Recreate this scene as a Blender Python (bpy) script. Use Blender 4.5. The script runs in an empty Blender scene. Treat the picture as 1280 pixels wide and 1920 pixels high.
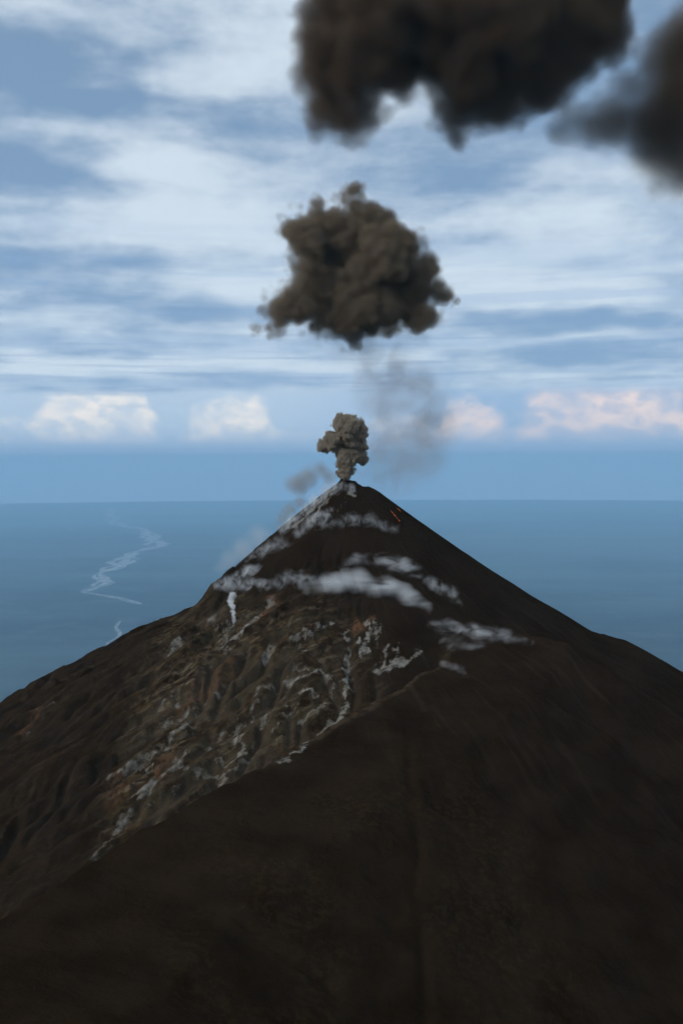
import bpy, math, random
import numpy as np

sc = bpy.context.scene
col = sc.collection
rad = math.radians

# ------------------------------------------------------------------ camera
FPX, CX, CY, PITCH = 1869.0, 640.0, 960.0, rad(-2.77)
cam_d = bpy.data.cameras.new('camera'); cam = bpy.data.objects.new('camera', cam_d); col.objects.link(cam)
cam_d.sensor_fit = 'HORIZONTAL'; cam_d.sensor_width = 24.0; cam_d.lens = 24.0 * FPX / 1280.0
cam_d.clip_start = 1.0; cam_d.clip_end = 2000000.0
cam.rotation_mode = 'XYZ'
cam.rotation_euler = (rad(90) + PITCH, rad(0.27), 0.0)
sc.camera = cam

# ------------------------------------------------------------------ node helper
class NG:
    """Small expression builder over a node tree."""
    def __init__(s, tree): s.t = tree
    def n(s, kind, **kw):
        nd = s.t.nodes.new(kind)
        for k, v in kw.items(): setattr(nd, k, v)
        return nd
    def put(s, sock, v):
        if isinstance(v, bpy.types.NodeSocket): s.t.links.new(v, sock)
        elif v is not None: sock.default_value = v
    def m(s, op, a, b=None, c=None, clamp=False):
        nd = s.n('ShaderNodeMath', operation=op, use_clamp=clamp)
        for i, v in enumerate((a, b, c)): s.put(nd.inputs[i], v)
        return nd.outputs[0]
    def v(s, op, a, b=None, c=None, scale=None):
        nd = s.n('ShaderNodeVectorMath', operation=op)
        for i, x in enumerate((a, b, c)): s.put(nd.inputs[i], x)
        if scale is not None: s.put(nd.inputs['Scale'], scale)
        return nd.outputs['Value'] if op in ('LENGTH', 'DISTANCE', 'DOT_PRODUCT') else nd.outputs[0]
    def xyz(s, a):
        nd = s.n('ShaderNodeSeparateXYZ'); s.put(nd.inputs[0], a); return nd.outputs
    def cxyz(s, x, y, z):
        nd = s.n('ShaderNodeCombineXYZ')
        for i, q in enumerate((x, y, z)): s.put(nd.inputs[i], q)
        return nd.outputs[0]
    def noise(s, vec, scale, detail=4.0, rough=0.5, dist=0.0, color=False, lac=2.0):
        nd = s.n('ShaderNodeTexNoise'); s.put(nd.inputs['Vector'], vec)
        for k, q in (('Scale', scale), ('Detail', detail), ('Roughness', rough), ('Distortion', dist), ('Lacunarity', lac)): s.put(nd.inputs[k], q)
        return nd.outputs[1 if color else 0]
    def voro(s, vec, scale, detail=0.0, rough=0.5, feature='F1', smooth=0.3):
        nd = s.n('ShaderNodeTexVoronoi', feature=feature); s.put(nd.inputs['Vector'], vec)
        s.put(nd.inputs['Scale'], scale); s.put(nd.inputs['Detail'], detail); s.put(nd.inputs['Roughness'], rough)
        if feature == 'SMOOTH_F1': s.put(nd.inputs['Smoothness'], smooth)
        return nd.outputs['Distance']
    def ss(s, x, lo, hi, a=0.0, b=1.0):
        nd = s.n('ShaderNodeMapRange', interpolation_type='SMOOTHSTEP')
        for i, q in enumerate((x, lo, hi, a, b)): s.put(nd.inputs[i], q)
        return nd.outputs[0]
    def lin(s, x, lo, hi, a=0.0, b=1.0):
        nd = s.n('ShaderNodeMapRange')
        for i, q in enumerate((x, lo, hi, a, b)): s.put(nd.inputs[i], q)
        return nd.outputs[0]
    def mix(s, f, a, b, blend='MIX'):
        nd = s.n('ShaderNodeMix', data_type='RGBA', blend_type=blend)
        s.put(nd.inputs[0], f)
        for i, q in ((6, a), (7, b)): s.put(nd.inputs[i], (*q, 1.0) if isinstance(q, tuple) else q)
        return nd.outputs[2]

# ------------------------------------------------------------------ sky, sun, exposure
SUN_AZ, SUN_EL = rad(-112), rad(30)          # azimuth from +Y towards +X
world = bpy.data.worlds.new('World'); sc.world = world; world.use_nodes = True
world.cycles.sampling_method = 'MANUAL'; world.cycles.sample_map_resolution = 512
wt = world.node_tree; wt.nodes.clear(); w = NG(wt)
out = w.n('ShaderNodeOutputWorld')
sky = w.n('ShaderNodeTexSky', sky_type='NISHITA'); sky.sun_disc = False
sky.sun_elevation = SUN_EL; sky.sun_rotation = SUN_AZ; sky.altitude = 3000.0
d = w.v('NORMALIZE', w.n('ShaderNodeTexCoord').outputs['Generated'])
dx, dy, dz = w.xyz(d)
el = w.m('MULTIPLY', w.m('ARCSINE', dz), 57.2958)                         # degrees above the horizontal
az = w.m('MULTIPLY', w.m('ARCTAN2', dx, dy), 57.2958)
K = 10.0                                                                   # cloud radiances are divided by the 0.1 strength
def c10(r, g, b): return (r * K, g * K, b * K)
# high cloud sheet, seen in perspective on a flat layer
inv = w.m('DIVIDE', 1.0, w.m('ADD', w.m('MAXIMUM', dz, 0.0), 0.11))
pl = w.cxyz(w.m('MULTIPLY', dx, inv), w.m('MULTIPLY', dy, inv), 0.0)
wob = w.v('SCALE', w.v('SUBTRACT', w.noise(pl, 0.8, 1.0, color=True), (0.5, 0.5, 0.5)), scale=1.3)
plw = w.v('MULTIPLY', w.v('ADD', pl, wob), (0.85, 1.25, 1.0))
sheet = w.noise(w.v('ADD', plw, (7.3, 2.1, 0.0)), 1.0, 5.0, 0.52)
puff = w.noise(w.v('ADD', pl, (1.7, 9.4, 3.0)), 2.6, 4.0, 0.55)
lum0 = w.m('MULTIPLY_ADD', w.m('MULTIPLY_ADD', puff, 0.36, w.m('MULTIPLY', sheet, 0.64)), 0.85, 0.085)
clear = w.mix(0.6, sky.outputs[0], c10(0.26, 0.45, 0.74))
shade = w.mix(w.ss(el, 4.0, 30.0), c10(0.25, 0.38, 0.56), c10(0.20, 0.30, 0.43))
bright = w.mix(w.ss(el, 3.0, 22.0), c10(0.66, 0.78, 0.89), c10(0.66, 0.76, 0.86))
base = w.mix(0.35, shade, clear)
def backdrop(c):
    b_ = w.n('ShaderNodeBackground'); b_.inputs[1].default_value = 0.1; w.put(b_.inputs[0], c); return b_.outputs[0]
def blend(f, a_, b_):
    m_ = w.n('ShaderNodeMixShader'); w.put(m_.inputs[0], f); w.put(m_.inputs[1], a_); w.put(m_.inputs[2], b_); return m_.outputs[0]
sky_high = backdrop(w.mix(w.ss(lum0, 0.33, 0.62), base, bright))
# the larger dark and bright banks of that layer: centre azimuth, elevation, half-widths (degrees), weight
wn_ = w.xyz(w.v('SUBTRACT', w.noise(w.cxyz(w.m('MULTIPLY', az, 0.12), w.m('MULTIPLY', el, 0.35), 2.0), 1.0, 2.0, 0.6, color=True), (0.5, 0.5, 0.5)))
aev = w.cxyz(w.m('MULTIPLY_ADD', wn_[0], 9.0, az), w.m('MULTIPLY_ADD', wn_[1], 2.6, el), 0.0)
tex = w.noise(w.cxyz(w.m('MULTIPLY', az, 0.30), w.m('MULTIPLY', el, 0.62), 7.0), 1.0, 5.0, 0.58)
lum = w.m('MULTIPLY_ADD', w.m('SUBTRACT', tex, 0.5), 0.25, lum0)
for px, py, hx, hy, wt_ in ((40,150,230,95,-.20), (330,225,300,40,-.10), (80,345,240,66,-.16), (480,45,160,26,-.06), (120,520,440,52,-.10), (420,578,330,28,-.08),
        (1040,612,330,26,-.13), (1130,668,340,26,-.13), (1010,748,420,13,-.10), (300,742,430,14,-.08), (250,662,220,16,-.07), (1170,150,330,190,-.12), (870,370,110,130,-.05),
        (440,450,340,120,.09), (500,130,200,80,.10), (330,320,230,34,.08), (1000,520,270,90,.05), (240,690,380,20,.05)):
    a0 = math.degrees(math.atan((px - 640) / 1869)); e0 = math.degrees(math.atan((960 - py) / 1869)) - 2.77
    v_ = w.v('MULTIPLY_ADD', aev, (32.6 / hx, 32.6 / hy, 0.0), (-a0 * 32.6 / hx, -e0 * 32.6 / hy, 0.0))
    lum = w.m('MULTIPLY_ADD', w.m('SUBTRACT', 1.0, w.v('DOT_PRODUCT', v_, v_), clamp=True), wt_ * 1.1, lum)
cl = w.mix(w.ss(lum, 0.33, 0.62), base, bright)
# long thin stratus streaks low down
streak = w.noise(w.cxyz(w.m('MULTIPLY', az, 0.05), w.m('MULTIPLY', el, 0.95), 4.0), 1.0, 4.0, 0.55)
sm = w.m('MULTIPLY', w.ss(streak, 0.47, 0.60), w.m('MULTIPLY', w.ss(el, 3.0, 4.6), w.ss(el, 16.0, 8.0)))
cl = w.mix(w.m('MULTIPLY', sm, 0.35), cl, c10(0.29, 0.45, 0.69))
thin = w.noise(w.cxyz(w.m('MULTIPLY', az, 0.07), w.m('MULTIPLY', el, 2.3), 9.0), 1.0, 3.0, 0.55)
tm = w.m('MULTIPLY', w.ss(thin, 0.50, 0.66), w.m('MULTIPLY', w.ss(el, 3.2, 4.2), w.ss(el, 11.0, 6.0)))
cl = w.mix(w.m('MULTIPLY', tm, 0.45), cl, c10(0.24, 0.38, 0.60))
sky_mid = backdrop(cl)
# bank of sunlit cumulus far out, its flat base just above the haze
cv = w.cxyz(w.m('MULTIPLY', az, 0.8), w.m('MULTIPLY', el, 1.15), 11.0)
cn = w.noise(cv, 0.6, 7.0, 0.6)
cbig = w.noise(w.cxyz(w.m('MULTIPLY', az, 0.8), 0.0, 5.0), 0.17, 1.0)
def bump(c, wd): return w.m('SUBTRACT', 1.0, w.m('MINIMUM', w.m('ABSOLUTE', w.m('DIVIDE', w.m('SUBTRACT', az, c), wd)), 1.0))
ctop = w.m('MULTIPLY', w.m('SUBTRACT', cbig, 0.5), 1.2)
for c, wd, hgt in ((-13.8, 4.0, 0.88), (-6.4, 3.2, 0.72), (7.4, 2.4, 0.70), (14.6, 6.0, 0.92)):
    ctop = w.m('ADD', ctop, w.m('MULTIPLY', w.ss(bump(c, wd), 0.0, 0.5), hgt))
cum = w.m('SUBTRACT', w.m('ADD', w.m('MULTIPLY', w.m('SUBTRACT', cn, 0.5), 1.5), ctop), w.ss(el, 1.4, 4.6, 0.05, 0.75))
cmask = w.m('MULTIPLY', w.ss(cum, -0.16, 0.30), w.m('MULTIPLY', w.ss(el, 0.9, 1.45), w.ss(el, 4.5, 3.6)))
cshade = w.noise(w.v('ADD', cv, (0.35, -0.5, 2.0)), 1.1, 4.0, 0.55)
warm = w.ss(az, -4.0, 9.0)
ccol = w.mix(warm, c10(1.15, 1.05, 0.94), c10(1.05, 0.86, 0.79))
csh = w.mix(warm, c10(0.66, 0.75, 0.85), c10(0.60, 0.62, 0.74))
ccol = w.mix(w.m('MULTIPLY', w.ss(cshade, 0.40, 0.62), 0.75), ccol, csh)
lowc = w.mix(w.ss(az, -6.0, 8.0), c10(0.54, 0.68, 0.84), c10(0.38, 0.54, 0.76))
low = w.mix(w.m('MULTIPLY', cmask, w.ss(w.noise(cv, 0.5, 2.0), 0.3, 0.62, 0.40, 0.90)), lowc, ccol)
# the murky layer under the bank
murk = w.mix(w.ss(el, -2.2, 1.2), c10(0.56, 0.72, 1.02), c10(0.46, 0.575, 0.79))
sky_low = backdrop(w.mix(w.ss(el, 2.4, 0.4), low, murk))
near_front = w.m('MULTIPLY', w.m('LESS_THAN', w.m('ABSOLUTE', az), 36.0), w.m('LESS_THAN', el, 30.0))
f_mid = w.m('MAXIMUM', near_front, w.m('LESS_THAN', el, 16.0))
f_low = w.ss(w.m('ADD', el, w.m('MULTIPLY', w.m('SUBTRACT', w.noise(w.cxyz(w.m('MULTIPLY', az, 0.05), w.m('MULTIPLY', el, 0.95), 4.0), 1.0, 3.0, 0.55), 0.5), 2.4)), 4.5, 3.7)
wt.links.new(blend(f_low, blend(f_mid, sky_high, sky_mid), sky_low), out.inputs[0])

sun_d = bpy.data.lights.new('sun', 'SUN'); sun = bpy.data.objects.new('sun', sun_d); col.objects.link(sun)
sun_d.energy = 1.4; sun_d.angle = rad(12); sun_d.color = (1.0, 0.96, 0.90)
sun.rotation_euler = (rad(90) - SUN_EL, 0.0, -SUN_AZ + math.pi)

sc.view_settings.view_transform = 'Standard'; sc.view_settings.look = 'None'
sc.view_settings.exposure = 0.0; sc.view_settings.gamma = 1.0; sc.view_settings.use_curve_mapping = False
cy = sc.cycles
cy.max_bounces = 5; cy.diffuse_bounces = 1; cy.glossy_bounces = 1; cy.transmission_bounces = 1
cy.volume_bounces = 3; cy.transparent_max_bounces = 16
cy.volume_step_rate = 2.0; cy.volume_max_steps = 256
cy.use_denoising = True; cy.use_adaptive_sampling = True; cy.adaptive_threshold = 0.04; cy.sample_clamp_indirect = 4.0

# ------------------------------------------------------------------ helpers
def at(px, py, Y):
    """World point at forward distance Y on the sight line of a photo pixel."""
    a = math.tan(math.atan((CY - py) / FPX) + PITCH)
    return np.array(((px - CX) / FPX * Y / math.cos(math.atan((CY - py) / FPX)) * math.cos(math.atan((CY - py) / FPX)), Y, a * Y))

def tag(o, label=None, cat=None, group=None, kind=None):
    for k, q in (('label', label), ('category', cat), ('group', group), ('kind', kind)):
        if q: o[k] = q
    return o

def mesh_obj(name, verts, faces, mat, parent=None, smooth=True):
    me = bpy.data.meshes.new(name)
    me.from_pydata([tuple(map(float, p)) for p in verts], [], faces)
    if smooth: me.polygons.foreach_set('use_smooth', np.ones(len(me.polygons), bool))
    me.materials.append(mat); o = bpy.data.objects.new(name, me); col.objects.link(o)
    if parent: o.parent = parent
    return o

def material(name):
    mt = bpy.data.materials.new(name); mt.use_nodes = True; mt.node_tree.nodes.clear()
    g = NG(mt.node_tree); o = g.n('ShaderNodeOutputMaterial')
    return mt, g, o

# ---- lattice noise in numpy
def _hash(ix, iy, seed):
    h = (ix.astype(np.int64) * 374761393 + iy.astype(np.int64) * 668265263 + seed * 1442695041) & 0xffffffff
    h = ((h ^ (h >> 13)) * 1274126177) & 0xffffffff
    h = ((h ^ (h >> 16)) * 2246822519) & 0xffffffff
    return ((h ^ (h >> 15)) & 0xffff) / 65535.0 * 2 * np.pi
def perlin(x, y, seed=0):
    xi, yi = np.floor(x), np.floor(y); fx, fy = x - xi, y - yi
    u, v = fx**3 * (fx * (fx * 6 - 15) + 10), fy**3 * (fy * (fy * 6 - 15) + 10)
    def g(ox, oy):
        a = _hash(xi + ox, yi + oy, seed); return np.cos(a) * (fx - ox) + np.sin(a) * (fy - oy)
    return ((g(0,0) * (1-u) + g(1,0) * u) * (1-v) + (g(0,1) * (1-u) + g(1,1) * u) * v) * 1.5
def fbm(x, y, o=5, seed=0, gain=0.5):
    s, a = 0.0, 1.0
    for k in range(o):
        s = s + a * perlin(x * 2**k + 17.3 * k, y * 2**k - 9.1 * k, seed + k); a *= gain
    return s
def ridged(x, y, o=5, seed=0, gain=0.5):
    s, a = 0.0, 1.0
    for k in range(o):
        s = s + a * (1 - 2 * np.abs(perlin(x * 2**k + 5.7 * k, y * 2**k + 3.3 * k, seed + k))); a *= gain
    return s
def sst(x, a, b):
    t = np.clip((x - a) / (b - a), 0, 1); return t * t * (3 - 2 * t)

# ------------------------------------------------------------------ the mountain
SX, SY, SZ = 13.0, 3000.0, -44.0
PXM = SY / FPX
def prof(pairs, tail):
    r = np.array([p[0] for p in pairs], float) * PXM; z = np.array([p[1] for p in pairs], float) * PXM
    r = np.append(r, [r[-1] + 3000, r[-1] + 9000, r[-1] + 30000]); z = np.append(z, [z[-1] + 3000 * tail, z[-1] + 3000 * tail + 6000 * 0.42, 19000])
    return lambda q: np.interp(q, r, z)
LEFT = prof([(0,0),(10,4),(88,63),(170,133),(248,205),(318,268),(386,294),(518,354),(648,429)], 0.55)
RIGHT = prof([(0,0),(20,5),(52,18),(130,76),(212,134),(352,226),(482,303),(537,316),(632,369)], 0.56)
FRONT = prof([(0,0),(14,6),(60,42),(150,118),(250,192),(300,220),(340,250),(480,345),(700,500)], 0.60)
BACK = prof([(0,0),(20,6),(100,70),(300,215),(700,460)], 0.5)
CREST = np.array([(330,2520,-400),(243,2390,-478),(60,2130,-520),(-170,1810,-562),(-385,1500,-606),(-468,1250,-600),(-560,900,-520),(-640,500,-330)], float)

def smax(a, b, k):
    h = np.clip(0.5 + 0.5 * (a - b) / k, 0, 1); return b + (a - b) * h + k * h * (1 - h)

def crest_dist(x, y):
    """Signed distance to the spur's crest (positive to its right) and crest height there."""
    best = np.full(x.shape, 1e12); sd = np.zeros(x.shape); zc = np.zeros(x.shape)
    for a, b in zip(CREST[:-1], CREST[1:]):
        e = b - a; L2 = e[0]**2 + e[1]**2
        t = np.clip(((x - a[0]) * e[0] + (y - a[1]) * e[1]) / L2, 0, 1)
        qx, qy = x - (a[0] + t * e[0]), y - (a[1] + t * e[1])
        dd = qx * qx + qy * qy; side = e[0] * qy - e[1] * qx
        hit = dd < best
        best = np.where(hit, dd, best); sd = np.where(hit, np.sign(side) * np.sqrt(dd), sd); zc = np.where(hit, a[2] + t * e[2], zc)
    return sd, zc

def mountain(x, y):
    rx, ry = x - SX, y - SY
    r = np.hypot(rx, ry); th = np.arctan2(rx, -ry)                # 0 towards the camera, + to the right
    thw = th + 0.10 * fbm(x / 420, y / 420, 3, 3) * sst(r, 60, 500)
    f = np.maximum(np.cos(thw), 0)**1.6; bk = np.maximum(-np.cos(thw), 0)**1.6
    l = np.maximum(-np.sin(thw), 0)**1.6; rg = np.maximum(np.sin(thw), 0)**1.6
    tot = f + bk + l + rg
    drop = (f * FRONT(r) + bk * BACK(r) + l * LEFT(r) + rg * RIGHT(r)) / tot
    z = SZ - drop
    # radial ribs and gullies: strong on the worn left and front face, slight on the ash slope to the right
    worn = sst(-th, -0.25, 0.45) * sst(r, 120, 420) * (1 - 0.6 * sst(-th, 1.5, 2.2))
    wr = fbm(x / 260, y / 260, 3, 21) * 0.22
    rib = ridged((th + wr) * 7.0, r / 900.0, 5, 40, 0.55)
    z = z + 2.4 * fbm(x / 28, y / 28, 4, 68, 0.6) * sst(-th, -0.2, 0.5) * sst(r, 30, 200) * (1 - 0.8 * worn)
    u_, v_ = -0.94 * x - 0.33 * y, 0.33 * x - 0.94 * y
    vw = v_ + 34 * fbm(x / 210, y / 210, 3, 33) + 7 * fbm(x / 60, y / 60, 3, 35)
    z = z + worn * (11.0 * ridged(vw / 120, u_ / 620, 5, 30, 0.55) - 4.0) * (0.35 + 0.65 * sst(fbm(x / 260, y / 260, 3, 37), -0.4, 0.4))
    z = z + rib * (2.0 + 4.0 * worn * sst(fbm(x / 230, y / 230, 3, 44), -0.35, 0.45)) * sst(r, 40, 400)
    z = z + fbm(x / 46, y / 46, 4, 65, 0.6) * 1.6 * worn
    z = z + fbm(x / 170, y / 170, 4, 60, 0.42) * (3.0 + 13.0 * worn) * sst(r, 60, 500)
    # ledges of harder rock in the worn face
    lay = -0.553 * x + 0.293 * y + 0.778 * z + 10 * fbm(x / 130, y / 130, 3, 71)     # tilted beds
    for per, am in ((52.0, 0.45), (19.0, 0.45)):
        st = lay / per; fr = st - np.floor(st)
        z = z + worn * per * (sst(fr, 0.30, 0.70) - fr) * am * (0.5 + 0.8 * sst(fbm(x / 210, y / 210, 2, 77), -0.3, 0.4))
    # summit: small broken crater rim
    z = z + 7.0 * fbm(x / 26, y / 26, 4, 80) * sst(r, 130, 10) - 14.0 * np.exp(-((x - SX - 36)**2 + (y - SY - 20)**2) / 30.0**2)
    # the spur that runs towards the viewer, with a ravine on its left
    sd, zc = crest_dist(x, y)
    sdn = sd + 14 * fbm(x / 110, y / 110, 4, 90)
    apron = zc - 0.13 * np.maximum(sdn, 0) - 0.95 * np.maximum(-sdn, 0) - 5.0 * np.exp(-(sdn / 18.0)**2) * 0
    ahead = ((x - 330) * 0.56 + (y - 2520) * 0.83)
    apron = apron - 0.45 * np.maximum(sdn - 260, 0) - 0.9 * np.maximum(ahead, 0)
    apron = apron + 7 * fbm(x / 240, y / 240, 4, 95) + 1.6 * fbm(x / 34, y / 34, 4, 97)
    apron = apron - 7.0 * np.exp(-((x - 115 - (y - 1500) * 0.045 + 10 * fbm(x / 90, y / 90, 2, 99)) / 11.0)**2) * sst(y, 2150, 1800)
    zz = smax(z, apron, 26.0)
    # the slope the viewer stands on
    hill = -2.5 - 0.70 * np.maximum(y + 12, 0) - 0.10 * np.abs(x) + 4 * fbm(x / 60, y / 60, 4, 101) * sst(np.hypot(x, y), 20, 200)
    hill = np.where(y < -12, -2.5 - 0.10 * np.abs(x) + 0.25 * np.minimum(-y - 12, 400) - 0.6 * np.maximum(-y - 412, 0), hill)
    return smax(zz, hill, 18.0)

def erode(H, cell, mask, n, steps, seed):
    """Water droplets carving a height grid (all droplets of a batch advance together)."""
    rng = np.random.default_rng(seed); ny, nx = H.shape; h = H / cell
    p = (mask / mask.sum()).ravel().cumsum()
    k = np.searchsorted(p, rng.random(n)); k = np.minimum(k, nx * ny - 1)
    X = np.clip(k % nx + rng.random(n), 2, nx - 4); Y = np.clip(k // nx + rng.random(n), 2, ny - 4)
    vx = np.zeros(n); vy = np.zeros(n); sp = np.ones(n); wa = np.ones(n); se = np.zeros(n)
    hf = h.ravel()
    def hg(X, Y):
        i, j = X.astype(int), Y.astype(int); u, v = X - i, Y - j; b = j * nx + i
        a, c, e, f = hf[b], hf[b + 1], hf[b + nx], hf[b + nx + 1]
        return a*(1-u)*(1-v)+c*u*(1-v)+e*(1-u)*v+f*u*v, (c-a)*(1-v)+(f-e)*v, (e-a)*(1-u)+(f-c)*u, b, u, v
    for s in range(steps):
        z0, gx, gy, b, u, v = hg(X, Y)
        vx = vx * 0.12 - gx * 0.88; vy = vy * 0.12 - gy * 0.88
        L = np.hypot(vx, vy) + 1e-9; vx /= L; vy /= L
        Xn, Yn = np.clip(X + vx, 2, nx - 4), np.clip(Y + vy, 2, ny - 4)
        z1 = hg(Xn, Yn)[0]; dz_ = z1 - z0
        cap = np.maximum(-dz_, 0.01) * sp * wa * 3.0
        dep = np.where(dz_ > 0, np.minimum(dz_, se), np.where(se > cap, (se - cap) * 0.10, 0.0))
        ero = np.where((dz_ <= 0) & (se <= cap), np.minimum((cap - se) * 0.10, -dz_ * 0.5), 0.0) * mask.ravel()[b]
        dl = (dep - ero) * ((Xn > 3) & (Xn < nx - 5) & (Yn > 3) & (Yn < ny - 5))
        for o_, wg in ((0, (1-u)*(1-v)), (1, u*(1-v)), (nx, (1-u)*v), (nx+1, u*v)):
            hf += np.bincount(b + o_, dl * wg, minlength=hf.size)
        se += ero - dep; sp = np.sqrt(np.maximum(sp * sp - dz_ * 2.0, 0.02)); wa *= 0.985
        X, Y = Xn, Yn
    return hf.reshape(ny, nx) * cell

CELL = 4.5
gx = np.arange(-1150, 1150.1, CELL); gy = np.arange(850, 3150.1, CELL)
MX, MY = np.meshgrid(gx, gy)
H0 = mountain(MX, MY)
_r = np.hypot(MX - SX, MY - SY); _th = np.arctan2(MX - SX, SY - MY); _sd, _ = crest_dist(MX, MY)
soft = (0.10 + 0.90 * sst(-_th, -0.30, 0.35) * sst(_r, 100, 330)) * np.where((_sd > -10) & (MY < 2380), 0.12, 1.0) * (0.15 + 0.85 * sst(fbm(MX / 190, MY / 190, 3, 46), -0.4, 0.4))
H1 = H0.copy()
def blur(a):
    b = a.copy(); b[1:-1,1:-1] = (4*a[1:-1,1:-1] + 2*(a[:-2,1:-1]+a[2:,1:-1]+a[1:-1,:-2]+a[1:-1,2:]) + a[:-2,:-2]+a[:-2,2:]+a[2:,:-2]+a[2:,2:]) / 16; return b
for k in range(12):
    H1 = erode(H1, CELL, soft, 5000, 64, 5 + k)
    H1 = H0 + blur(H1 - H0) * 0.65 + (H1 - H0) * 0.35
edge = np.minimum(np.minimum(sst(MX, -1150, -1050), sst(-MX, -1150, -1050)), np.minimum(sst(MY, 850, 950), sst(-MY, -3150, -3060)))
DELTA = np.clip(H1 - H0, -30, 12) * edge
HD = H0 + DELTA                                              # the finished dense height grid

def ground_z(x, y):
    i = int(np.clip((x - gx[0]) / CELL, 0, len(gx) - 2)); j = int(np.clip((y - gy[0]) / CELL, 0, len(gy) - 2))
    u, v = (x - gx[i]) / CELL, (y - gy[j]) / CELL
    return HD[j,i]*(1-u)*(1-v)+HD[j,i+1]*u*(1-v)+HD[j+1,i]*(1-u)*v+HD[j+1,i+1]*u*v

def on(px, py, lift=0.0):
    """Where the sight line of a photo pixel meets the mountain, then back towards the viewer by lift metres."""
    Y = 900.0
    while Y < 3140:
        p = at(px, py, Y)
        if abs(p[0]) < 1140 and ground_z(p[0], p[1]) >= p[2]: break
        Y += 3.0
    p = at(px, py, Y)
    return p - p / np.linalg.norm(p) * lift

# colour map of the ground, stored per vertex: pale rock, rust-red rock, dry brush
def stroke_field(strokes, warp=11.0, seed=300):
    f = np.zeros(MX.shape)
    xa, ya = gx, gy
    wx = MX + warp * fbm(MX / 22, MY / 22, 4, seed); wy = MY + warp * fbm(MX / 22, MY / 22, 4, seed + 9)
    for pts, wd, amt in strokes:
        P = [on(*q) for q in pts]
        if len(P) == 1: P = P * 2
        for a, b in zip(P[:-1], P[1:]):
            e = b - a; L2 = e[0]**2 + e[1]**2 + 1e-6; mg = wd * 1.9 + warp * 2.5
            i0, i1 = np.searchsorted(xa, (min(a[0], b[0]) - mg, max(a[0], b[0]) + mg)); j0, j1 = np.searchsorted(ya, (min(a[1], b[1]) - mg, max(a[1], b[1]) + mg))
            sl = (slice(j0, j1), slice(i0, i1)); ux, uy = wx[sl], wy[sl]
            t = np.clip(((ux - a[0]) * e[0] + (uy - a[1]) * e[1]) / L2, 0, 1)
            dd = np.hypot(ux - (a[0] + t * e[0]), uy - (a[1] + t * e[1]))
            f[sl] = np.maximum(f[sl], amt * sst(dd, wd * 1.9, 0.0))
    return f
PALE = [
    ([(505,1138),(470,1165),(440,1200)], 11, .8), ([(425,1178),(415,1205),(425,1228)], 11, .5), ([(395,1160),(405,1180)], 14, .45),
    ([(330,1200),(315,1225)], 12, .65), ([(540,1198),(590,1185),(622,1168)], 5, .7),
    ([(500,1222),(500,1240)], 12, .75), ([(648,1180),(652,1215),(650,1250)], 5, .8), ([(690,1165),(690,1200),(682,1225)], 6, .9),
    ([(672,1195),(674,1230)], 5, .8), ([(705,1165),(704,1215)], 4, .7), ([(725,1210),(716,1245),(705,1265)], 5, .8),
    ([(742,1212),(742,1235),(728,1252)], 4, .7), ([(785,1222),(765,1240),(745,1250)], 6, .65), ([(700,1260),(730,1255),(755,1240)], 8, .8),
    ([(650,1250),(648,1285),(645,1330),(630,1350)], 7, .9), ([(535,1282),(565,1268),(600,1262),(625,1280)], 6, .75),
    ([(565,1295),(590,1305)], 8, .8), ([(625,1290),(600,1325),(560,1360)], 6, .6), ([(640,1345),(600,1375),(560,1405),(520,1430)], 7, .8),
    ([(475,1300),(515,1302)], 5, .6), ([(478,1310),(475,1335),(462,1360)], 6, .6), ([(440,1365),(438,1385),(450,1402)], 6, .7),
    ([(490,1345),(500,1360)], 6, .6), ([(370,1335),(330,1355),(295,1360)], 5, .55), ([(350,1360),(310,1395),(260,1430),(230,1435)], 7, .6),
    ([(335,1415),(320,1440),(270,1475),(245,1490)], 8, .75), ([(340,1440),(370,1450),(420,1452)], 7, .65), ([(400,1430),(440,1425),(450,1415)], 6, .7),
    ([(275,1445),(220,1455),(197,1460)], 5, .5), ([(230,1530),(200,1570),(168,1605)], 9, .55), ([(300,1345),(330,1325)], 5, .5),
    ([(560,1215),(572,1222)], 8, .5), ([(590,1255),(545,1250)], 5, .5), ([(470,1405),(440,1440),(410,1465)], 5, .6),
    ([(90,1315),(60,1330)], 9, .30), ([(75,1345),(40,1375)], 9, .25), ([(330,1480),(290,1500),(265,1515)], 5, .45), ([(420,1290),(360,1340)], 6, .4),
    ([(390,1250),(330,1300),(290,1335)], 6, .35), ([(470,1340),(420,1375),(380,1410)], 6, .4), ([(555,1320),(520,1345),(500,1380)], 5, .5),
]
PALE += [([(640,906),(612,930),(580,960),(552,985)], 7, 1.0), ([(626,925),(600,952),(578,980)], 7, 1.0), ([(655,914),(664,932)], 7, 1.0), ([(612,925),(575,955),(540,985)], 7, 1.0), ([(650,935),(630,960)], 4, .45), ([(545,1000),(600,996)], 4, .4)]
RUST = [([(508,1135),(488,1152)], 14, .9), ([(680,1170),(662,1185)], 10, .9), ([(700,1160),(690,1168)], 6, .6), ([(310,1420),(290,1450)], 16, .5),
        ([(215,1465),(205,1490)], 18, .5), ([(430,1270),(390,1300)], 24, .45), ([(60,1340),(30,1372)], 14, .5), ([(365,1300),(330,1340)], 16, .4)]
pale = stroke_field(PALE); rust = stroke_field(RUST, 9.0, 330)

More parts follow.
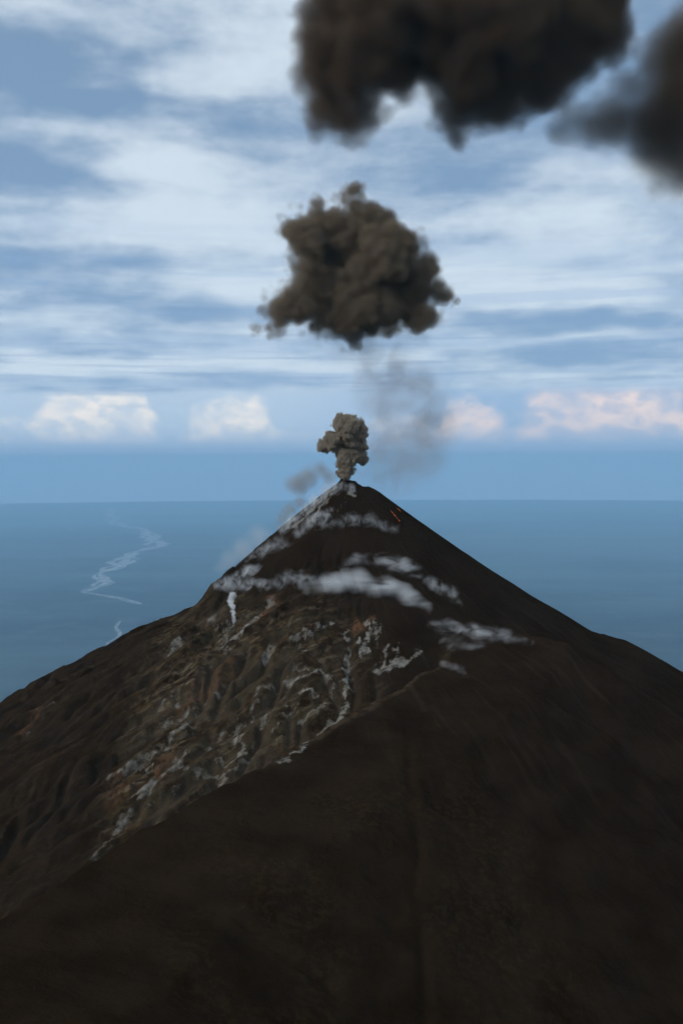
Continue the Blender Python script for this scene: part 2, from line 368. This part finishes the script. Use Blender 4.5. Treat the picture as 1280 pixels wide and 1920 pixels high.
def grow(lo, hi, step, ratio, end):
    v, s = [], step
    q = hi
    while q < end: s *= ratio; q += s; v.append(q)
    return v
xs = np.array([-q for q in grow(0, 1150, CELL, 1.14, 16000)][::-1] + list(gx) + grow(0, float(gx[-1]), CELL, 1.14, 16000))
ylow = [850 - (q - 850) for q in grow(0, 850, CELL, 1.10, 4200)][::-1]
ys = np.array(ylow + list(gy) + grow(0, float(gy[-1]), CELL, 1.12, 22000))
TX, TY = np.meshgrid(xs, ys); TZ = mountain(TX, TY)
ix0 = len(xs) - len(gx) - len(grow(0, float(gx[-1]), CELL, 1.14, 16000)); iy0 = len(ylow)
TZ[iy0:iy0+len(gy), ix0:ix0+len(gx)] = HD
TZ = np.maximum(TZ, -18300.0)
def grid_mesh(name, X, Y, Z):
    ny, nx = X.shape
    co = np.stack([X, Y, Z], -1).reshape(-1, 3)
    idx = np.arange(nx * ny).reshape(ny, nx)
    q = np.stack([idx[:-1,:-1], idx[:-1,1:], idx[1:,1:], idx[1:,:-1]], -1).reshape(-1, 4)
    me = bpy.data.meshes.new(name)
    me.vertices.add(len(co)); me.vertices.foreach_set('co', co.ravel().astype(np.float32))
    me.loops.add(q.size); me.loops.foreach_set('vertex_index', q.ravel().astype(np.int32))
    me.polygons.add(len(q)); me.polygons.foreach_set('loop_start', np.arange(0, q.size, 4, dtype=np.int32))
    me.polygons.foreach_set('use_smooth', np.ones(len(q), bool))
    me.update(calc_edges=True); return me
me = grid_mesh('volcano', TX, TY, TZ)
def attr(me, name, dense):
    full = np.zeros(TX.shape); full[iy0:iy0+len(gy), ix0:ix0+len(gx)] = dense
    a = me.attributes.new(name, 'FLOAT', 'POINT'); a.data.foreach_set('value', full.ravel().astype(np.float32))
worn_map = sst(-_th, -0.28, 0.30) * sst(_r, 330, 520) * np.where((_sd > -14) & (MY < 2400), 0.0, 1.0) * (0.15 + 0.85 * sst(MX + 45 * fbm(MX / 130, MY / 130, 3, 422), -560, -440))
attr(me, 'pale', pale); attr(me, 'rust', rust); attr(me, 'worn', worn_map)
attr(me, 'cut', np.clip(-DELTA / 8.0, 0, 1)); attr(me, 'fill', np.clip(DELTA / 4.0, 0, 1))
brush = 0.75 * sst(np.abs(MX - 60), 460, 200) * sst(_sd, 20, 160) * sst(MY, 2000, 1750) * sst(fbm(MX / 160, MY / 160, 4, 411), -0.5, 0.5)
attr(me, 'brush', brush)
attr(me, 'crest', sst(np.abs(_sd + 14 * fbm(MX / 110, MY / 110, 4, 90) - 4), 16, 2) * sst(MY, 1700, 2050) * sst(MY, 2480, 2380))  # mask for the painted highlight along the upper spur crest

mt, g, o = material('volcanic_rock')
geo = g.n('ShaderNodeNewGeometry'); P = geo.outputs['Position']
def A(nm): nd = g.n('ShaderNodeAttribute', attribute_name=nm); return nd.outputs['Fac']
rel = g.v('SUBTRACT', P, (SX, SY, SZ)); rx_, ry_, rz_ = g.xyz(rel)
thn = g.m('ARCTAN2', rx_, g.m('MULTIPLY', ry_, -1.0)); rr = g.m('SQRT', g.m('ADD', g.m('MULTIPLY', rx_, rx_), g.m('MULTIPLY', ry_, ry_)))
fine = g.noise(P, 0.05, 8.0, 0.62); mid = g.noise(P, 0.011, 5.0, 0.55)
rillv = g.cxyz(g.m('MULTIPLY', thn, 46.0), g.m('MULTIPLY', rr, 0.004), 0.0)
rill = g.noise(rillv, 1.0, 6.0, 0.6)
ash = g.mix(g.ss(mid, 0.35, 0.65), (0.0152, 0.0086, 0.0036), (0.0228, 0.0138, 0.0066))
ash = g.mix(g.m('MULTIPLY', g.ss(rill, 0.52, 0.70), g.ss(rr, 1350.0, 900.0, 0.12, 0.7)), ash, (0.036, 0.025, 0.016))
rock = g.mix(g.ss(fine, 0.40, 0.66), (0.016, 0.0090, 0.0042), (0.060, 0.039, 0.020))
rock = g.mix(g.ss(g.noise(P, 0.02, 4.0), 0.5, 0.66), rock, (0.045, 0.036, 0.018))
c_ = g.mix(g.m('MULTIPLY', A('worn'), g.ss(fine, 0.34, 0.56)), ash, rock)
streakn = g.noise(g.cxyz(g.m('MULTIPLY_ADD', mid, 3.0, g.v('DOT_PRODUCT', P, (0.33 * .07, -0.94 * .07, 0.0))), g.v('DOT_PRODUCT', P, (-0.94 * .009, -0.33 * .009, 0.0)), 0.0), 1.0, 5.0, 0.65)
bed = g.m('ADD', g.v('DOT_PRODUCT', P, (-0.553, 0.293, 0.778)), g.m('MULTIPLY', g.noise(P, 0.008, 3.0), 26.0))
bedn = g.noise(g.cxyz(g.m('MULTIPLY', bed, 0.075), g.m('MULTIPLY', rx_, 0.004), g.m('MULTIPLY', ry_, 0.004)), 1.0, 5.0, 0.62)
c_ = g.mix(g.m('MULTIPLY', A('worn'), g.m('MULTIPLY', g.ss(g.m('MULTIPLY_ADD', streakn, 0.6, g.m('MULTIPLY', bedn, 0.4)), 0.49, 0.64), g.ss(fine, 0.34, 0.58))), c_, (0.150, 0.115, 0.074))
c_ = g.mix(g.m('MULTIPLY', A('cut'), g.m('MULTIPLY', A('worn'), 0.5)), c_, (0.085, 0.064, 0.042))
c_ = g.mix(g.m('MULTIPLY', A('brush'), g.ss(g.noise(P, 0.085, 5.0, 0.6), 0.44, 0.62)), c_, (0.033, 0.0215, 0.0095))
c_ = g.mix(g.m('MULTIPLY', A('crest'), g.ss(fine, 0.38, 0.6, 0.2, 0.9)), c_, (0.066, 0.046, 0.027))  # lit edge of the spur put into the colour as lighter brown
rustm = g.m('MULTIPLY', A('rust'), g.ss(g.noise(P, 0.09, 5.0, 0.6), 0.38, 0.56))
c_ = g.mix(g.m('MULTIPLY', rustm, 0.8), c_, (0.17, 0.080, 0.040))
palen = g.m('ADD', g.m('ADD', g.m('MULTIPLY', streakn, 0.35), g.m('MULTIPLY', bedn, 0.15)), g.m('MULTIPLY', g.noise(P, 0.075, 6.0, 0.62), 0.5))
palem = g.ss(g.m('ADD', A('pale'), g.m('MULTIPLY', g.m('SUBTRACT', palen, 0.48), 3.8)), 0.26, 1.20)
palem = g.m('MULTIPLY', palem, g.ss(A('pale'), 0.02, 0.3))
c_ = g.mix(g.m('MULTIPLY', palem, 0.9), c_, (0.27, 0.25, 0.215))
bs = g.n('ShaderNodeBsdfPrincipled'); g.put(bs.inputs['Base Color'], c_); bs.inputs['Roughness'].default_value = 0.95
bs.inputs['Specular IOR Level'].default_value = 0.0
bp = g.n('ShaderNodeBump'); bp.inputs['Strength'].default_value = 1.0; bp.inputs['Distance'].default_value = 6.0
g.put(bp.inputs['Height'], g.m('ADD', g.m('MULTIPLY', g.noise(P, 0.09, 6.0, 0.65), 0.8), g.m('MULTIPLY', rill, 0.5)))
g.put(bs.inputs['Normal'], bp.outputs[0]); g.put(o.inputs[0], bs.outputs[0])
me.materials.append(mt)
vol_o = bpy.data.objects.new('volcano', me); col.objects.link(vol_o)
tag(vol_o, 'steep dark volcanic cone with worn pale rock on its ravine face', 'volcano', kind='structure')

# ------------------------------------------------------------------ the lowland far below, with its braided river
PZ = -18000.0
R_END = 495000.0
nv = 128
ring = [(R_END * math.cos(2*math.pi*i/nv), R_END * math.sin(2*math.pi*i/nv), PZ) for i in range(nv)]
mt, g, o = material('lowland_fields')
P = g.n('ShaderNodeNewGeometry').outputs['Position']
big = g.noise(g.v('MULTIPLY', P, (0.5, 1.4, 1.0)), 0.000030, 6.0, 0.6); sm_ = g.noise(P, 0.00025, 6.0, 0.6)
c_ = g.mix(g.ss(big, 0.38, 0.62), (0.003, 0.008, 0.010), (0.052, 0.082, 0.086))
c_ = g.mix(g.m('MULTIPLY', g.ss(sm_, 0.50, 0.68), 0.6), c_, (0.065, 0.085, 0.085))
bs = g.n('ShaderNodeBsdfPrincipled'); g.put(bs.inputs['Base Color'], c_); bs.inputs['Roughness'].default_value = 0.9
bs.inputs['Specular IOR Level'].default_value = 0.2
g.put(o.inputs[0], bs.outputs[0])
plain = mesh_obj('plain', ring, [list(range(nv))], mt, smooth=False)
tag(plain, 'flat hazy blue lowland stretching to the horizon', 'plain', kind='structure')

def flat(px, py):
    a = math.tan(-(math.atan((CY - py) / FPX) + PITCH)); Y = -PZ / a
    return np.array(((px - CX) / FPX * Y, Y))
def ribbon(pts, name, mat, rng):
    """A braided channel: several wandering strands along a traced course."""
    V, F = [], []
    C = [(flat(p[0], p[1]), p[2]) for p in pts]
    for strand in range(5):
        off = rng.uniform(-1, 1); ph = rng.uniform(0, 9); row = []
        for (a, wa), (b, wb) in zip(C[:-1], C[1:]):
            L = np.linalg.norm(b - a); n_ = max(6, int(L / 1000)); e = (b - a) / L; nrm = np.array((-e[1], e[0]))
            for i in range(n_):
                t = i / n_; wd = (wa + (wb - wa) * t) * a[1] / FPX
                q = a + (b - a) * t; s = (L * t + 1000 * ph)
                wig = math.sin(s / 4600 + ph) * 0.55 + math.sin(s / 1900 + 2 * ph) * 0.3 + math.sin(s / 10200 - ph) * 0.5
                cc = q + nrm * wd * (off * 0.5 + wig * 0.7)
                hw = wd * 1.25 * (0.16 + 0.12 * math.sin(s / 3000 + 3 * ph)) * (1.0 if strand else 1.6)
                row.append((cc - nrm * hw, cc + nrm * hw))
        k = len(V)
        for l_, r_ in row: V += [(l_[0], l_[1], PZ + 4 + strand * 1.5), (r_[0], r_[1], PZ + 4 + strand * 1.5)]
        F += [[k + 2*i, k + 2*i + 1, k + 2*i + 3, k + 2*i + 2] for i in range(len(row) - 1)]
    return mesh_obj(name, V, F, mat, smooth=False)
mt, g, o = material('pale_river_sand')
P = g.n('ShaderNodeNewGeometry').outputs['Position']
bs = g.n('ShaderNodeBsdfPrincipled'); bs.inputs['Roughness'].default_value = 0.8
g.put(bs.inputs['Base Color'], g.mix(g.ss(g.noise(P, 0.0012, 4.0), 0.4, 0.6), (0.15, 0.16, 0.16), (0.36, 0.36, 0.34)))
g.put(o.inputs[0], bs.outputs[0])
rng = random.Random(4)
river = ribbon([(207,950,6),(210,972,9),(218,980,14),(272,993,7),(284,1003,20),(294,1024,14),(252,1033,7),(236,1048,26),(222,1060,24),(182,1074,7),
                (200,1090,26),(182,1098,10),(153,1108,7),(178,1112,7),(225,1120,9),(268,1133,5)], 'river', mt, rng)
tag(river, 'pale braided river winding across the lowland', 'river', kind='structure')
stream = ribbon([(222,1163,3),(213,1174,4),(222,1186,5),(218,1192,3),(196,1204,3),(200,1214,3)], 'stream', mt, rng)
tag(stream, 'small pale stream near the volcano foot', 'river', kind='structure')

# ------------------------------------------------------------------ smoke, steam and cloud
def smoke_material(name, density, color, emit=None, aniso=0.0):
    mt, g, o = material(name)
    pv = g.n('ShaderNodeVolumePrincipled')
    pv.inputs['Color'].default_value = (*color, 1.0); pv.inputs['Density'].default_value = density
    pv.inputs['Density Attribute'].default_value = 'density'; pv.inputs['Anisotropy'].default_value = aniso
    g.put(o.inputs['Volume'], pv.outputs[0]); return mt
def veil_material(name, density, color):
    mt, g, o = material(name)
    pv = g.n('ShaderNodeVolumePrincipled'); pv.inputs['Density Attribute'].default_value = ''
    pv.inputs['Color'].default_value = (*color, 1.0); pv.inputs['Density'].default_value = density
    g.put(o.inputs['Volume'], pv.outputs[0]); return mt

_fill = {}
def filler(veil):
    if veil.name not in _fill:
        ng = bpy.data.node_groups.new('filling', 'GeometryNodeTree'); g = NG(ng)
        ng.interface.new_socket('Geometry', in_out='INPUT', socket_type='NodeSocketGeometry')
        ng.interface.new_socket('Geometry', in_out='OUTPUT', socket_type='NodeSocketGeometry')
        sm = g.n('GeometryNodeSetMaterial'); sm.inputs['Material'].default_value = veil
        g.put(sm.inputs['Geometry'], g.n('NodeGroupInput').outputs[0]); g.put(g.n('NodeGroupOutput').inputs[0], sm.outputs[0])
        _fill[veil.name] = ng
    return _fill[veil.name]
def keep_largest(me, k):
    """Drop all but the k largest separate pieces of a mesh."""
    import bmesh
    bm = bmesh.new(); bm.from_mesh(me); left = set(bm.verts); parts = []
    while left:
        st = [left.pop()]; isl = [st[0]]
        while st:
            for e in st.pop().link_edges:
                for q in e.verts:
                    if q in left: left.discard(q); st.append(q); isl.append(q)
        parts.append(isl)
    parts.sort(key=len, reverse=True)
    bmesh.ops.delete(bm, geom=[q for p in parts[k:] for q in p], context='VERTS')
    bm.to_mesh(me); bm.free()

def puff_object(name, balls, voxel, mat, veil, label, cat, billow=(), rough=None, edge=10.0, power=1.0, seed=0.0,
                stretch=(1,1,1), warp=(0.0, 60.0), blend=12.0, hull=0.12, group=None, pad=None, inside='smoke_body', keep=1, wisp=None):
    """A cloud baked into a voxel grid: union of balls, swollen by cell noise (billow: list of (amp, size)) and frayed by fractal noise
    (rough: (amp, size)), density rising over `edge` metres; a thin hull of the same smoke closes round it."""
    B = np.array([[*p, r] for p, r in balls], float)
    org = B[:, :3].mean(0); C = B[:, :3] - org; R_ = B[:, 3]
    pad = pad if pad is not None else sum(a for a, _ in billow) * 0.35 + (rough[0] if rough else 0) * 0.6 + warp[0] * 0.7 + blend * 0.25
    lo = (C - R_[:, None]).min(0) - pad; hi = (C + R_[:, None]).max(0) + pad
    def field(coarse):
        vx = voxel * (2.2 if coarse else 1.0)
        res = np.maximum(8, ((hi - lo) / vx)).astype(int)
        ng = bpy.data.node_groups.new(name + '_field', 'GeometryNodeTree')
        ng.interface.new_socket('Geometry', in_out='OUTPUT', socket_type='NodeSocketGeometry')
        g = NG(ng); go = g.n('NodeGroupOutput')
        pos = g.n('GeometryNodeInputPosition').outputs[0]
        sp = g.v('ADD', g.v('MULTIPLY', pos, tuple(1.0 / q for q in stretch)), (seed, seed * 1.7, -seed))
        q = pos
        if warp[0]:
            wn = g.v('SUBTRACT', g.noise(sp, 1.0 / warp[1], 2.0, 0.5, color=True), (0.5, 0.5, 0.5))
            q = g.v('ADD', pos, g.v('SCALE', wn, scale=2.0 * warp[0]))
            sp = g.v('ADD', sp, g.v('SCALE', wn, scale=1.5 * warp[0]))
        sdf = None
        for c, r in zip(C, R_):
            dd = g.m('SUBTRACT', g.v('DISTANCE', q, tuple(float(k) for k in c)), float(r))
            sdf = dd if sdf is None else g.m('SMOOTH_MIN', sdf, dd, blend)
        for amp, size in billow:
            f1 = g.voro(sp, 1.0 / size)
            sdf = g.m('ADD', sdf, g.m('MULTIPLY', g.m('SUBTRACT', g.m('MULTIPLY', f1, f1), 0.22), amp * 1.6))
        if rough:
            sdf = g.m('ADD', sdf, g.m('MULTIPLY', g.m('SUBTRACT', g.noise(sp, 1.0 / rough[1], 5.0, 0.6), 0.5), rough[0] * 2.0))
        den = g.m('POWER', g.m('DIVIDE', g.m('MULTIPLY', sdf, -1.0), edge, clamp=True), power)
        if wisp:
            wv = g.noise(g.v('ADD', sp, (31.0, 5.0, 9.0)), 1.0 / wisp[0], 5.0, 0.62, 0.6)
            den = g.m('MULTIPLY', den, g.ss(wv, wisp[1], wisp[2]))
        cube = g.n('GeometryNodeVolumeCube'); g.put(cube.inputs['Density'], den)
        cube.inputs['Background'].default_value = 0.0
        cube.inputs['Min'].default_value = tuple(lo); cube.inputs['Max'].default_value = tuple(hi)
        for i, a in enumerate('XYZ'): cube.inputs['Resolution ' + a].default_value = int(res[i])
        last = cube.outputs[0]
        if coarse:
            vm = g.n('GeometryNodeVolumeToMesh', resolution_mode='GRID'); g.put(vm.inputs['Volume'], last)
            vm.inputs['Threshold'].default_value = hull; vm.inputs['Adaptivity'].default_value = 0.1; last = vm.outputs[0]
        sm = g.n('GeometryNodeSetMaterial'); g.put(sm.inputs['Geometry'], last); sm.inputs['Material'].default_value = mat
        g.put(go.inputs[0], sm.outputs[0]); return ng
    # the closed outline, a real mesh, filled with a thin veil of the smoke
    tmp = bpy.data.objects.new('tmp', bpy.data.meshes.new('tmp')); col.objects.link(tmp)
    ng = field(True); tmp.modifiers.new('field', 'NODES').node_group = ng
    me = bpy.data.meshes.new_from_object(tmp.evaluated_get(bpy.context.evaluated_depsgraph_get()))
    td = tmp.data; bpy.data.objects.remove(tmp); bpy.data.meshes.remove(td); bpy.data.node_groups.remove(ng)
    me.name = name; me.materials.clear(); keep_largest(me, keep)
    ob = bpy.data.objects.new(name, me); col.objects.link(ob); ob.location = org
    ob.modifiers.new('filling', 'NODES').node_group = filler(veil)
    # its dense inside, a voxel grid
    vd = bpy.data.volumes.new(inside); vo = bpy.data.objects.new(inside, vd); col.objects.link(vo); vo.parent = ob
    md = vo.modifiers.new('field', 'NODES'); md.node_group = field(False); md.show_viewport = False
    vd.materials.append(mat)
    group = group or {'ash_cloud': 'ash clouds drifting above the volcano', 'flank_cloud': 'white clouds lying on the cone', 'summit_steam': 'steam veils on the upper cone', 'smoke_wisp': 'smoke wisps along the ridge skyline'}.get(name)
    tag(ob, label, cat, group); ob['kind'] = 'thing'
    return ob

def balls_at(lst, Y, depth=0.5, seed=1):
    """Ball list from photo pixels (x, y, radius) at distance Y, scattered a little in depth."""
    rg = random.Random(seed); res = []
    for q in lst:
        yy = Y + (q[3] if len(q) > 3 else rg.uniform(-1, 1) * depth * q[2] * Y / FPX)
        res.append((at(q[0], q[1], yy), q[2] * yy / FPX))
    return res
def strand(lst, step=0.75):
    """Fill in balls between the points (x, y, radius) of a course so that they overlap."""
    res = []
    for a, b in zip(lst[:-1], lst[1:]):
        n_ = max(1, int(math.hypot(b[0]-a[0], b[1]-a[1]) / (step * (a[2] + b[2]) / 2)))
        res += [tuple(a[i] + (b[i] - a[i]) * k / n_ for i in range(3)) for k in range(n_)]
    return res + [lst[-1][:3]]
def balls_on(lst, lift=0.7):
    """The same for puffs that lie against the mountain side."""
    res = []
    for q in lst:
        p = on(q[0], q[1]); r = q[2] * p[1] / FPX
        res.append((on(q[0], q[1], r * (q[3] if len(q) > 3 else lift)), r))
    return res

ASH = (0.335, 0.26, 0.178)
ash_young = smoke_material('ash_fresh', 0.35, (0.56, 0.48, 0.375)); ash_mid = smoke_material('ash_drifting', 0.085, ASH)
ash_old = smoke_material('ash_old', 0.036, (0.18, 0.12, 0.07)); ash_soft = smoke_material('ash_soft', 0.028, (0.25, 0.17, 0.10)); ash_thin = smoke_material('ash_thin', 0.0115, (0.66, 0.65, 0.66)); ash_wisp = smoke_material('ash_wisp', 0.030, (0.58, 0.55, 0.52))
steam = smoke_material('steam_white', 0.06, (0.975, 0.98, 0.99)); steam_thin = smoke_material('steam_thin', 0.045, (0.965, 0.975, 0.985))
steam_bright = smoke_material('steam_bright', 0.075, (0.98, 0.985, 0.99)); steam_jet = smoke_material('steam_jet', 0.25, (0.97, 0.98, 0.99)); mist = smoke_material('mist', 0.02, (0.94, 0.95, 0.97))
veil_ash = veil_material('ash_veil', 0.0006, ASH); veil_steam = veil_material('steam_veil', 0.0005, (0.93, 0.95, 0.97))

puff_object('ash_plume', balls_at([(647,895,13),(647,880,18),(649,862,23),(652,845,27),(655,828,29),(652,803,27),(646,796,22),(664,800,20),(634,798,15),
    (626,826,21),(611,834,15),(605,841,10),(640,832,24),(674,835,18),(676,856,17),(670,815,20)], 3010, 0.5, 3), 1.45, ash_young, veil_ash,
    'small dense grey-brown cauliflower ash plume bursting from the crater', 'ash plume',
    billow=((14, 32), (10, 15), (5.5, 7.5)), edge=4.5, seed=3.0, warp=(5, 40), blend=6)
puff_object('ash_cloud', balls_at([(663,385,40),(612,415,52),(566,424,48),(545,428,26),(700,430,62),(655,470,80),(735,475,74),(785,525,62),(826,542,34),(690,550,90),(612,560,70),
    (560,575,54),(518,590,44),(488,608,28),(470,612,14),(765,575,58),(805,590,36),(640,600,44),(730,605,38),(590,612,32),(592,475,48),(578,510,44),(838,560,34),(586,446,54),(600,450,40),(664,362,30),(600,628,30),(665,632,32),(785,610,34),(852,562,24)], 3030, 0.5, 5), 4.2, ash_mid, veil_ash,
    'dark brown ash cloud floating in mid sky above the plume', 'ash cloud',
    billow=((30, 130), (32, 62), (21, 31), (8, 15)), rough=(14, 64), edge=46, power=1.3, seed=11.0, warp=(14, 120), blend=30)
puff_object('ash_cloud', balls_at([(640,40,82),(655,140,80),(640,205,62),(700,80,115),(800,30,135),(780,-80,150),(900,50,145),(900,-70,160),(880,150,85),(908,215,50),
    (960,120,100),(1020,50,120),(1080,10,110),(1120,60,72),(1150,0,58),(1050,-80,120),(690,-60,115),(760,120,66),(612,205,62),(690,200,68),(625,150,74),(632,95,80),(655,235,52),(870,212,62),(932,196,66),(1005,150,76),(1075,95,80)], 3080, 0.6, 7), 8.0, ash_old, veil_ash,
    'huge near-black ash cloud cut off by the top of the frame', 'ash cloud',
    billow=((50, 200), (34, 84)), rough=(80, 90), edge=75, seed=23.0, warp=(25, 200), blend=45)
puff_object('ash_cloud', balls_at([(1262,205,90),(1310,120,120),(1295,270,72),(1215,235,60),(1400,180,150),(1250,320,44),(1160,232,62),(1090,232,50),(1235,240,100),(1125,240,62),(1060,232,48),(1275,300,84),(1190,160,60)], 3150, 0.6, 8), 10.0, ash_soft, veil_ash,
    'blurred dark ash cloud at the edge, beside the huge one', 'ash cloud',
    billow=((40, 180),), rough=(80, 150), edge=140, seed=31.0, warp=(25, 200), blend=40)
puff_object('smoke_trail', balls_at([(672,898,30),(690,880,44),(735,885,62),(715,840,60),(775,835,84),(810,790,72),(715,785,60),(705,735,60),(725,690,70),(690,650,56),(770,730,70),(640,648,40),(590,640,34),(552,634,26),(770,632,40)], 3090, 0.8, 9),
    7.5, ash_thin, veil_ash, 'faint grey smoke trail drifting beside the fresh plume', 'smoke', rough=(50, 90), edge=110, wisp=(70, 0.36, 0.66), seed=41.0, warp=(20, 120), blend=25, hull=0.3)

# white cloud and steam against the cone
def flank(name, lst, label, cat='cloud', mat=steam, voxel=2.6, lift=0.45, rough=(20, 44), edge=40, warp=(14, 60), seed=1.0, stretch=(2.4,1.4,1), blend=14, more=(), grow=1.5, wisp=(20, 0.42, 0.66), **kw):
    pts = strand(lst); rg = random.Random(int(seed * 7))
    for q in more: pts += strand(q)
    pts = [(x + rg.uniform(-.3, .3) * r, y + rg.uniform(-.35, .35) * r, r * grow * rg.uniform(0.65, 1.15)) for x, y, r in pts]
    return puff_object(name, balls_on(pts, lift), voxel, mat, veil_steam, label, cat, rough=rough, edge=edge, seed=seed, warp=warp, stretch=stretch, blend=blend, hull=0.1, wisp=wisp, inside='vapour', **kw)
flank('flank_cloud', [(575,1106,8),(615,1102,14),(650,1098,18),(690,1096,19),(735,1103,18),(770,1118,17),(792,1134,13),(805,1146,8)],
      'long white cloud arched over the middle of the cone', seed=2.0, edge=44, wisp=(30, 0.28, 0.60), stretch=(3.6,1.6,1), mat=steam_bright)
flank('flank_cloud', [(640,1068,7),(665,1052,9),(700,1052,12),(735,1058,13),(765,1066,13),(785,1078,9)],
      'thin white cloud just above the long arched cloud', seed=5.0)
flank('flank_cloud', [(800,1090,8),(822,1104,12),(842,1116,12),(860,1132,8)], 'small torn white wisp at the end of the arched cloud', seed=8.0, stretch=(1,1,1))
flank('flank_cloud', [(815,1174,9),(850,1178,15),(885,1184,16),(915,1192,15),(945,1200,11),(995,1203,7)], 'white cloud lying low on the shoulder above the spur', seed=13.0,
      more=([(830,1206,10),(870,1212,14),(905,1212,12)],))
flank('flank_cloud', [(826,1246,7),(850,1256,9),(872,1268,6)], 'faint wisp below the low shoulder cloud', seed=17.0, stretch=(1.3,1,1))
flank('flank_cloud', [(410,1096,9),(435,1088,13),(460,1076,14),(482,1070,9)], 'white steam cloud over the ravine ridge', cat='steam', seed=19.0, rough=(12, 24), stretch=(1,1,1), edge=20,
      more=([(440,1100,10),(486,1096,11),(510,1098,8)],))
flank('flank_cloud', [(510,1092,12),(545,1086,15),(575,1088,14),(600,1092,9)], 'faint grey wisp between the ridge steam and the arched cloud', seed=27.0, mat=steam_thin, rough=(20, 30), stretch=(1,1,1))
puff_object('steam_jet', balls_on(strand([(436,1166,3),(434,1150,5),(434,1136,6.5),(431,1124,8),(434,1116,8)]), 0.8), 1.6, steam_jet, veil_steam,
      'small bright steam jet rising from the pale ravine rock', 'steam', billow=((6, 14),), rough=(3, 10), edge=5, seed=4.0, warp=(2, 20), blend=4, inside='vapour')
flank('summit_steam', [(530,992,9),(556,972,12),(575,956,12),(595,940,12),(615,922,12),(640,912,9),(660,920,7)],
      'streaky white steam veiling the slope left of the crater', cat='steam', seed=33.0, rough=(20, 30), edge=20, stretch=(0.8,0.8,1.5), wisp=(16, 0.44, 0.62), more=([(560,996,9),(590,978,11),(620,960,9)],))
flank('summit_steam', [(610,985,9),(645,978,11),(690,978,12),(738,992,8)], 'thin steam band across the cone below the crater', cat='steam', seed=37.0, rough=(18, 26), mat=steam_thin, stretch=(1,1,1), wisp=(18, 0.42, 0.62))
flank('summit_steam', [(465,1050,8),(485,1038,11),(510,1024,12),(545,1018,8)], 'thin steam hugging the upper ridge over the ravine', cat='steam', seed=43.0, rough=(16, 22), mat=steam_thin, stretch=(1,1,1), wisp=(16, 0.42, 0.62))
puff_object('smoke_wisp', balls_at([(560,908,26),(580,893,24),(600,880,20),(545,905,18),(615,892,18)], 3010, 0.5, 12), 4.0, ash_wisp, veil_ash, 'grey smoke wisp beside the crater, over the skyline', 'smoke',
      rough=(26, 44), edge=32, seed=47.0, warp=(8, 50), blend=10, hull=0.25)
puff_object('smoke_wisp', balls_at([(530,972,16),(542,955,18),(562,942,16),(522,985,11)], 3010, 0.5, 13), 3.5, ash_wisp, veil_ash, 'small brown smoke wisp on the ridge skyline', 'smoke',
      rough=(18, 34), edge=22, seed=53.0, warp=(6, 40), blend=8, hull=0.25)
puff_object('smoke_wisp', balls_at([(430,1050,24),(455,1030,28),(485,1008,28),(410,1065,16)], 3040, 0.5, 14), 5.0, mist, veil_steam, 'pale mist rising behind the ravine ridge', 'mist',
      rough=(26, 60), edge=70, seed=57.0, warp=(10, 80), blend=14, hull=0.15, inside='vapour')

# glowing lava high on the cone
mt, g, o = material('glowing_lava')
em = g.n('ShaderNodeEmission'); em.inputs[0].default_value = (1.0, 0.24, 0.04, 1.0)
P = g.n('ShaderNodeNewGeometry').outputs['Position']
g.put(em.inputs[1], g.ss(g.noise(P, 0.25, 4.0), 0.42, 0.66, 0.03, 0.9)); g.put(o.inputs[0], em.outputs[0])
def lava(path, wd, label):
    V, F = [], []
    for k, (px, py) in enumerate(path):
        c = on(px, py); n_ = 6
        w_ = wd * (0.6 + 0.6 * math.sin(math.pi * (k + 0.6) / len(path))) * (0.8 + 0.4 * ((k * 37) % 7) / 7)
        for i in range(n_):
            a = math.pi * i / (n_ - 1)
            x_, up = math.cos(a) * w_, math.sin(a) * w_ * 0.6
            V.append((c[0] + x_, c[1] - 0.3 * up, ground_z(c[0] + x_, c[1]) + up + 0.2))
        if k: b = (k - 1) * n_; F += [[b + i, b + i + 1, b + n_ + i + 1, b + n_ + i] for i in range(n_ - 1)]
    ob = mesh_obj('lava_flow', V, F, mt); tag(ob, label, 'lava', 'glowing lava streaks'); return ob
lava([(731,957),(735,962),(740,968),(745,974),(749,979)], 1.6, 'longer orange lava streak running down the slope beneath the crater')
lava([(744,954),(748,957),(751,960)], 1.7, 'short orange lava spot near the skyline above the longer streak')

# ------------------------------------------------------------------ the air
mt, g, o = material('haze_air')
pv = g.n('ShaderNodeVolumePrincipled'); pv.inputs['Density Attribute'].default_value = ''
pv.inputs['Color'].default_value = (0.44, 0.75, 1.0, 1.0); pv.inputs['Density'].default_value = 5.0e-6
g.put(o.inputs['Volume'], pv.outputs[0])
x0, z0, z1 = 510000.0, PZ - 400.0, 4200.0
V = [(sx * x0, sy * x0, z) for z in (z0, z1) for sx, sy in ((-1,-1),(1,-1),(1,1),(-1,1))]
hz = mesh_obj('haze', V, [[3,2,1,0],[4,5,6,7],[0,1,5,4],[1,2,6,5],[2,3,7,6],[3,0,4,7]], mt, smooth=False)
tag(hz, 'even blue haze filling the air over the lowland', 'haze', kind='stuff')
